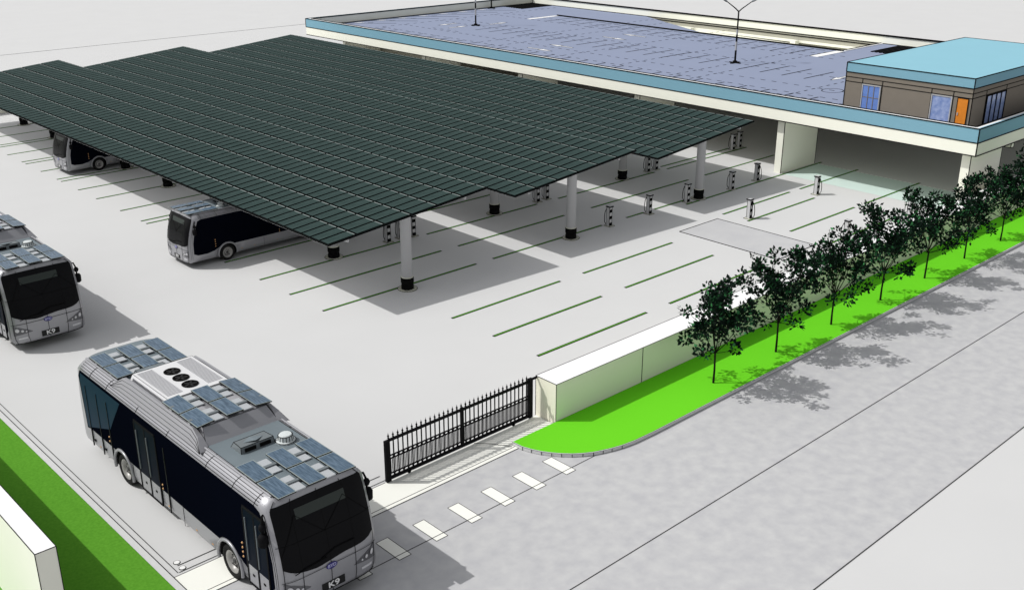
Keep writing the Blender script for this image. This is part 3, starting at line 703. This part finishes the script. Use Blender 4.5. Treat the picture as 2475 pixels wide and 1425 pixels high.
        for i in range(len(rp)): j = (i+1) % len(rp); g.face([(rp[i][0], s*(wz(rp[i][1])+.0185), rp[i][1]), (rp[j][0], s*(wz(rp[j][1])+.0185), rp[j][1]), (rp[j][0], s*(wz(rp[j][1])-.02), rp[j][1]), (rp[i][0], s*(wz(rp[i][1])-.02), rp[i][1])], 'glassrear')
        g.build('rear_pane', sg)
        for x in (-3.55, -1.95, .5, 1.6, 2.6): 
            if s == 1 or x > -1: pass
        # arches
        for x in WX:
            g = MB(); g.tube([(x + .60*math.cos(a), s*1.315, .49 + .60*math.sin(a)) for a in linspace(-.22, PI+.22, 22)], .045, 'busred', 8); g.build('arch_trim', t)
        # marker lamps
        for x in (-4.6, -.2, 1.35, 2.2): g = MB(); g.box(x-.04, x+.04, s*1.285-.016, s*1.285+.016, .53, .56, 'amber'); g.build('marker_lamp', t)
        for x, zs in ((3.86,(1.05,1.18,1.31,1.44)), (-3.72,(1.1,1.24)), (-.38,(1.02,1.14))):
            for z in zs:
              g = MB(); g.lathe([(0,.02*s),(.025,.018*s),(.032,.0)], 'amber', 'y', (x, s*(wz(z)+.014), z), 10); g.build('marker_lamp', t)
    # --- doors on the right side
    def door(x0, x1, leaves):
        d = MB(); w_ = 1.31
        for z0, z1 in ((.40,.46),(2.52,2.60)): d.box(x0, x1, -w_-.022, -w_+.01, z0, z1, 'blackmetal')
        for k in range(leaves+1):
            x = x0 + (x1-x0)*k/leaves; d.box(x-.03, x+.03, -w_-.022, -w_+.01, .46, 2.52, 'blackmetal')
        o = d.build('door', t)
        for k in range(leaves):
            a, c = x0 + (x1-x0)*k/leaves + .03, x0 + (x1-x0)*(k+1)/leaves - .03
            g = MB(); g.box(a, c, -w_-.018, -w_+.005, .98, 2.52, 'glassdoor'); g.build('door_pane', o)
            g = MB(); g.box(a, c, -w_-.010, -w_+.01, .46, .98, 'busred'); g.box((a+c)/2-.05, (a+c)/2+.05, -w_-.016, -w_-.008, .70, .76, 'ink'); g.build('door_panel', o)
            g = MB(); xm = (a+c)/2; g.bar((a+.07, -w_-.03, 1.1), (a+.07, -w_-.03, 2.3), .025, 'hatch'); g.build('handle', o)
    door(4.05, 5.05, 2); door(-1.75, -.52, 2)
    for x in (-5.05, -4.3, -3.6, -.05):
        g = MB(); g.box(x-.012, x+.012, -1.332, -1.30, .42, 2.4, 'plate')
        if x < -4: g.box(x+.1, x+.2, -1.325, -1.30, .62, .67, 'ink')
        g.build('side_seam', t)
    # --- wheels
    for x in WX:
        for s in (-1, 1):
            wh = bpy.data.objects.new('wheel', None); C.objects.link(wh); wh.parent = t; wh.location = (x, s*1.15, .48); wh.empty_display_size = .2
            g = MB(); g.lathe([(.30,.10*s),(.33,.13*s),(.42,.145*s),(.465,.12*s),(.48,.08*s),(.48,-.12*s),(.44,-.15*s),(.2,-.15*s)], 'tyre', 'y', n=32); g.build('tyre', wh)
            g = MB(); g.lathe([(0,.04*s),(.10,.05*s),(.11,.0),(.20,.02*s),(.215,.06*s),(.26,.10*s),(.305,.125*s),(.32,.11*s),(.31,.05*s)], 'rim', 'y', n=28)
            for k in range(8): a = 2*PI*k/8; g.lathe([(0,.055*s),(.02,.05*s),(.026,.0)], 'rimdark', 'y', (.16*math.cos(a), 0, .16*math.sin(a)), 8)
            g.build('rim', wh); g = MB(); g.lathe([(0,.085*s),(.05,.08*s),(.075,.06*s),(.08,.02*s)], 'rimdark', 'y', n=16); g.build('hub', wh)
    # --- mirrors
    for s in (-1, 1):
        g = MB(); g.tube([(4.95, s*1.25, 2.72), (5.05, s*1.36, 2.76), (5.10, s*1.40, 2.6), (5.10, s*1.41, 2.3)], .03, 'ink', 7); mo = g.build('mirror_arm', t)
        g = MB(); g.lathe([(0,-.17),(.06,-.17),(.115,-.12),(.12,.1),(.08,.17),(0,.18)], 'blackmetal', 'z', (5.12, s*1.42, 2.16), 12)
        g.lathe([(0,-.09),(.06,-.08),(.09,0),(.06,.08),(0,.09)], 'blackmetal', 'z', (5.10, s*1.41, 2.5), 10); g.build('mirror', mo)
    # --- roof equipment
    def pgroup(xc, zoff, tilt):
        for i in (-1, 1):
            g = MB(); 
            for yy in (-.72, -.42, .1, .42, .72): pass
            g.bar((xc+i*.5, -1.02, zoff-.05), (xc+i*.5, 1.0, zoff-.05), .09, 'hatch', .05)
            for yy in (-.98, 0, .96): g.box(xc+i*.5-.06, xc+i*.5+.06, yy-.05, yy+.05, zoff-.16, zoff-.05, 'louvre')
            g.build('panel_rail', t)
        for i in (-1, 1):
            for yy in (-.40, .40): g = MB(); g.box(xc+i*.52-.36, xc+i*.52+.36, yy-.13, yy+.13, zoff-.09, zoff-.06, 'padgrey'); g.build('roof_pad', t)
        for i in (-1, 1):
            for k in (-1, 0, 1):
                yc = k*.80; xx = xc + i*.495; hx, hy = .47, .235; dz = -abs(k)*.03
                g = MB(); roll = -k*tilt
                def q(a, c, z): return (xx+a, yc+c, zoff + z + c*math.tan(roll) + dz)
                vs = [q(-hx,-hy,-.015),q(hx,-hy,-.015),q(hx,hy,-.015),q(-hx,hy,-.015),q(-hx,-hy,.015),q(hx,-hy,.015),q(hx,hy,.015),q(-hx,hy,.015)]
                g.raw(vs, [(3,2,1,0),(0,1,5,4),(1,2,6,5),(2,3,7,6),(3,0,4,7)], 'plate'); e_ = .02
                g.raw([vs[4],vs[5],vs[6],vs[7]], [(0,1,2,3)], 'paneledge')
                g.raw([q(-hx+e_,-hy+e_,.018),q(hx-e_,-hy+e_,.018),q(hx-e_,hy-e_,.018),q(-hx+e_,hy-e_,.018)], [(0,1,2,3)], 'buspv')
                g.build('roof_solar_panel', t)
    pgroup(-4.20, 3.21, .02); pgroup(.55, 3.55, .10); pgroup(4.30, 3.19, .02)
    # rails along the roof edge
    for s in (-1, 1):
        g = MB(); poly = [(-3.3,3.02),(-2.75,3.38),(-2.2,3.42),(1.25,3.42),(1.62,3.30),(1.95,3.04)]
        ys = [(1.235, 0), (1.10, 1)]
        outer = [(x, s*(1.24 - .20*max(0,(z-3.02))/.4), z) for x, z in poly]; inner = [(x, s*.97, z-.01 if z > 3.1 else z) for x, z in poly]
        g.face(outer, 'busred'); g.face(list(reversed(inner)), 'busred')
        for i in range(len(poly)): j = (i+1) % len(poly); g.face([outer[i], outer[j], inner[j], inner[i]], 'busred', True)
        for k, (z0, dz) in enumerate(((.1,0),(.35,0),(.6,0),(.85,0))):
            g.tube([(x_ , s*(1.245-.20*(max(0,(3.02+(zz-3.02)*z0)-3.02))/.4), 3.02+(zz-3.02)*z0) for x_, zz in poly], .006, 'ink', 4, cap=False)
        g.build('roof_fairing', t)
        g = MB(); g.tube([(-5.35,s*1.05,3.10),(-3.2,s*1.05,3.12)], .03, 'busred', 6); g.tube([(1.9,s*1.06,3.11),(4.95,s*1.03,3.09)], .03, 'busred', 6); g.build('roof_rail', t)
    # air conditioning unit
    def taper(mb, x0, x1, w0, w1, z0, z1, xin0, xin1, m, ink=.008):
        vs = [(x0,-w0,z0),(x1,-w0,z0),(x1,w0,z0),(x0,w0,z0),(x0+xin0,-w1,z1),(x1-xin1,-w1,z1),(x1-xin1,w1,z1),(x0+xin0,w1,z1)]
        mb.raw(vs, [(3,2,1,0),(4,5,6,7),(0,1,5,4),(1,2,6,5),(2,3,7,6),(3,0,4,7)], m)
        if ink:
            for a, c in ((4,5),(5,6),(6,7),(7,4),(0,4),(1,5),(2,6),(3,7),(1,2)): mb.bar(vs[a], vs[c], ink, 'ink')
        return vs
    g = MB(); taper(g, -2.72, -.38, .99, .86, 3.08, 3.50, .16, .03, 'acwhite'); ac = g.build('aircon_unit', t)
    for k in range(3):
        g = MB(); x = -1.95 + k*.53
        g.lathe([(.215,.0),(.225,.02),(.20,.035),(.19,.01),(0,.006)], 'ink', 'z', (x, -.02, 3.50), 24)
        for a in range(5): aa = 2*PI*a/5; g.bar((x, -.02, 3.515), (x+.17*math.cos(aa), -.02+.17*math.sin(aa), 3.515), .05, 'plate', .008)
        g.build('fan', ac)
    for sg_ in (-1, 1):
        g = MB()
        for k in range(26): x = -2.45 + k*.072; g.box(x, x+.028, sg_*.57-.21, sg_*.57+.21, 3.497, 3.508, 'louvre')
        g.build('louvre', ac); g = MB()
        for k in range(26): x = -2.45 + k*.072; g.bar((x, sg_*.985, 3.14), (x, sg_*.895, 3.42), .028, 'louvre', .008)
        g.build('louvre', ac)
    g = MB(); taper(g, -.36, 1.85, 1.0, .88, 3.08, 3.44, .02, .38, 'busred')
    for yy in (-.5, .0, .5): g.box(.0, 1.1, yy-.16, yy+.16, 3.436, 3.448, 'louvre')
    g.build('roof_hump', t)
    # hatches and vents
    def hatch(xc, yc, w, l):
        g = MB(); taper(g, xc-l/2, xc+l/2, 0, 0, 3.08, 3.09, 0, 0, 'hatch', 0)
        vs = [(xc-l/2,yc-w/2,3.08),(xc+l/2,yc-w/2,3.08),(xc+l/2,yc+w/2,3.08),(xc-l/2,yc+w/2,3.08),(xc-l/2+.08,yc-w/2+.05,3.24),(xc+l/2-.03,yc-w/2+.02,3.25),(xc+l/2-.03,yc+w/2-.02,3.25),(xc-l/2+.08,yc+w/2-.05,3.24)]
        g.raw(vs, [(4,5,6,7),(0,1,5,4),(1,2,6,5),(2,3,7,6),(3,0,4,7)], 'hatch')
        for a, c in ((4,5),(5,6),(6,7),(7,4),(0,4),(1,5),(2,6),(3,7),(0,1),(1,2)): g.bar(vs[a], vs[c], .012, 'ink')
        g.raw([(xc-l/2+.10,yc,3.245),(xc+.02,yc-w*.30,3.245),(xc+l/2-.06,yc,3.30),(xc+.02,yc+w*.30,3.245)], [(0,1,2,3)], 'roofgrey')
        for dy_ in (-w*.22, w*.22): g.box(xc+l/2-.02, xc+l/2+.012, yc+dy_-w*.16, yc+dy_+w*.16, 3.11, 3.20, 'ink')
        g.build('roof_hatch', t)
    hatch(2.52, -.12, .92, .52); hatch(-3.15, -.1, .9, .42)
    g = MB(); g.lathe([(.25,3.085),(.25,3.12),(.19,3.14),(.175,3.26),(.15,3.29),(0,3.30)], 'vent', 'z', (2.92, .56, 0), 14, smooth=False)
    for k in range(14):
        a = 2*PI*k/14; g.bar((2.92+.19*math.cos(a), .56+.19*math.sin(a), 3.14), (2.92+.176*math.cos(a), .56+.176*math.sin(a), 3.26), .014, 'ink')
    for r_, z_ in ((.25,3.12),(.178,3.265)): g.tube([(2.92+r_*math.cos(2*PI*k/20), .56+r_*math.sin(2*PI*k/20), z_) for k in range(21)], .010, 'ink', 4, cap=False)
    g.build('roof_vent', t)
    # rear window
    g = MB(); patch(g, linspace(-.86, .86, 11), lambda q: 1.5, lambda q: 2.75, 'windshield', .012, 6, rpt); g.build('rear_window', t)
    for s in (-1, 1):
        g = MB(); patch(g, [s*q for q in linspace(.80, .94, 3)], lambda q: .8, lambda q: 1.3, 'amber', .012, 3, rpt); g.build('tail_lamp', t)
    return t
bus = make_bus('nearest silver and black bus driving out through the entrance, whole roof in view')
bus.location = (11.36, 24.06, 0); bus.rotation_euler = (0, 0, -PI/2); bus.scale = (1, 1.035, 1)
for (x, y, rz, s, lab) in ((12.27, 43.98, -PI/2, 1.0, 'silver and black bus following behind the nearest one, cut off by the left edge'),
                           (24.27, 43.42, PI, .78, 'smaller looking bus whose rear is under the nearest carport, nearer of the two parked there'),
                           (26.67, 63.07, PI, .78, 'distant bus whose rear is under the nearest carport, farther of the two parked there')):
    c = copy_tree(bus); c.location = (x, y, 0); c.rotation_euler = (0, 0, rz); c.scale = (s, s*1.035, s); c['label'] = lab

# ------------------------------------------------------------------ light, sky, camera
SUN = Vector((.7311, -.6822, 0)); el = math.radians(48.3)
d = SUN.normalized()*math.cos(el) - Vector((0,0,1))*math.sin(el)
ld = bpy.data.lights.new('sun', 'SUN'); ld.energy = 2.8; ld.angle = math.radians(.5); ld.color = (1, .985, .955)
so = bpy.data.objects.new('sun', ld); C.objects.link(so); so.rotation_euler = d.to_track_quat('-Z', 'Y').to_euler(); so.location = (0,0,60)
w = bpy.data.worlds.new('World'); bpy.context.scene.world = w; w.use_nodes = True
nt = w.node_tree; bg = nt.nodes['Background']; sk = nt.nodes.new('ShaderNodeTexSky'); sk.sky_type = 'NISHITA'; sk.sun_disc = False
sk.sun_elevation = el; sk.sun_rotation = math.atan2(-.7311, .6822); sk.air_density = 1.0; sk.dust_density = 2.0
hs = nt.nodes.new('ShaderNodeHueSaturation'); hs.inputs['Saturation'].default_value = .12
nt.links.new(sk.outputs['Color'], hs.inputs['Color']); nt.links.new(hs.outputs['Color'], bg.inputs['Color']); bg.inputs['Strength'].default_value = .127
cam = bpy.data.cameras.new('camera'); cam.lens = 2566.64/2475*36; cam.sensor_width = 36; cam.sensor_fit = 'HORIZONTAL'; cam.clip_end = 3000; cam.clip_start = .5
co = bpy.data.objects.new('camera', cam); C.objects.link(co); co.location = (0, 0, H_CAM); co.rotation_euler = (PI/2-.37420, 0, .81940-PI/2)
sc = bpy.context.scene; sc.camera = co
sc.view_settings.view_transform = 'Standard'; sc.view_settings.look = 'None'; sc.view_settings.gamma = 1; sc.view_settings.exposure = 0
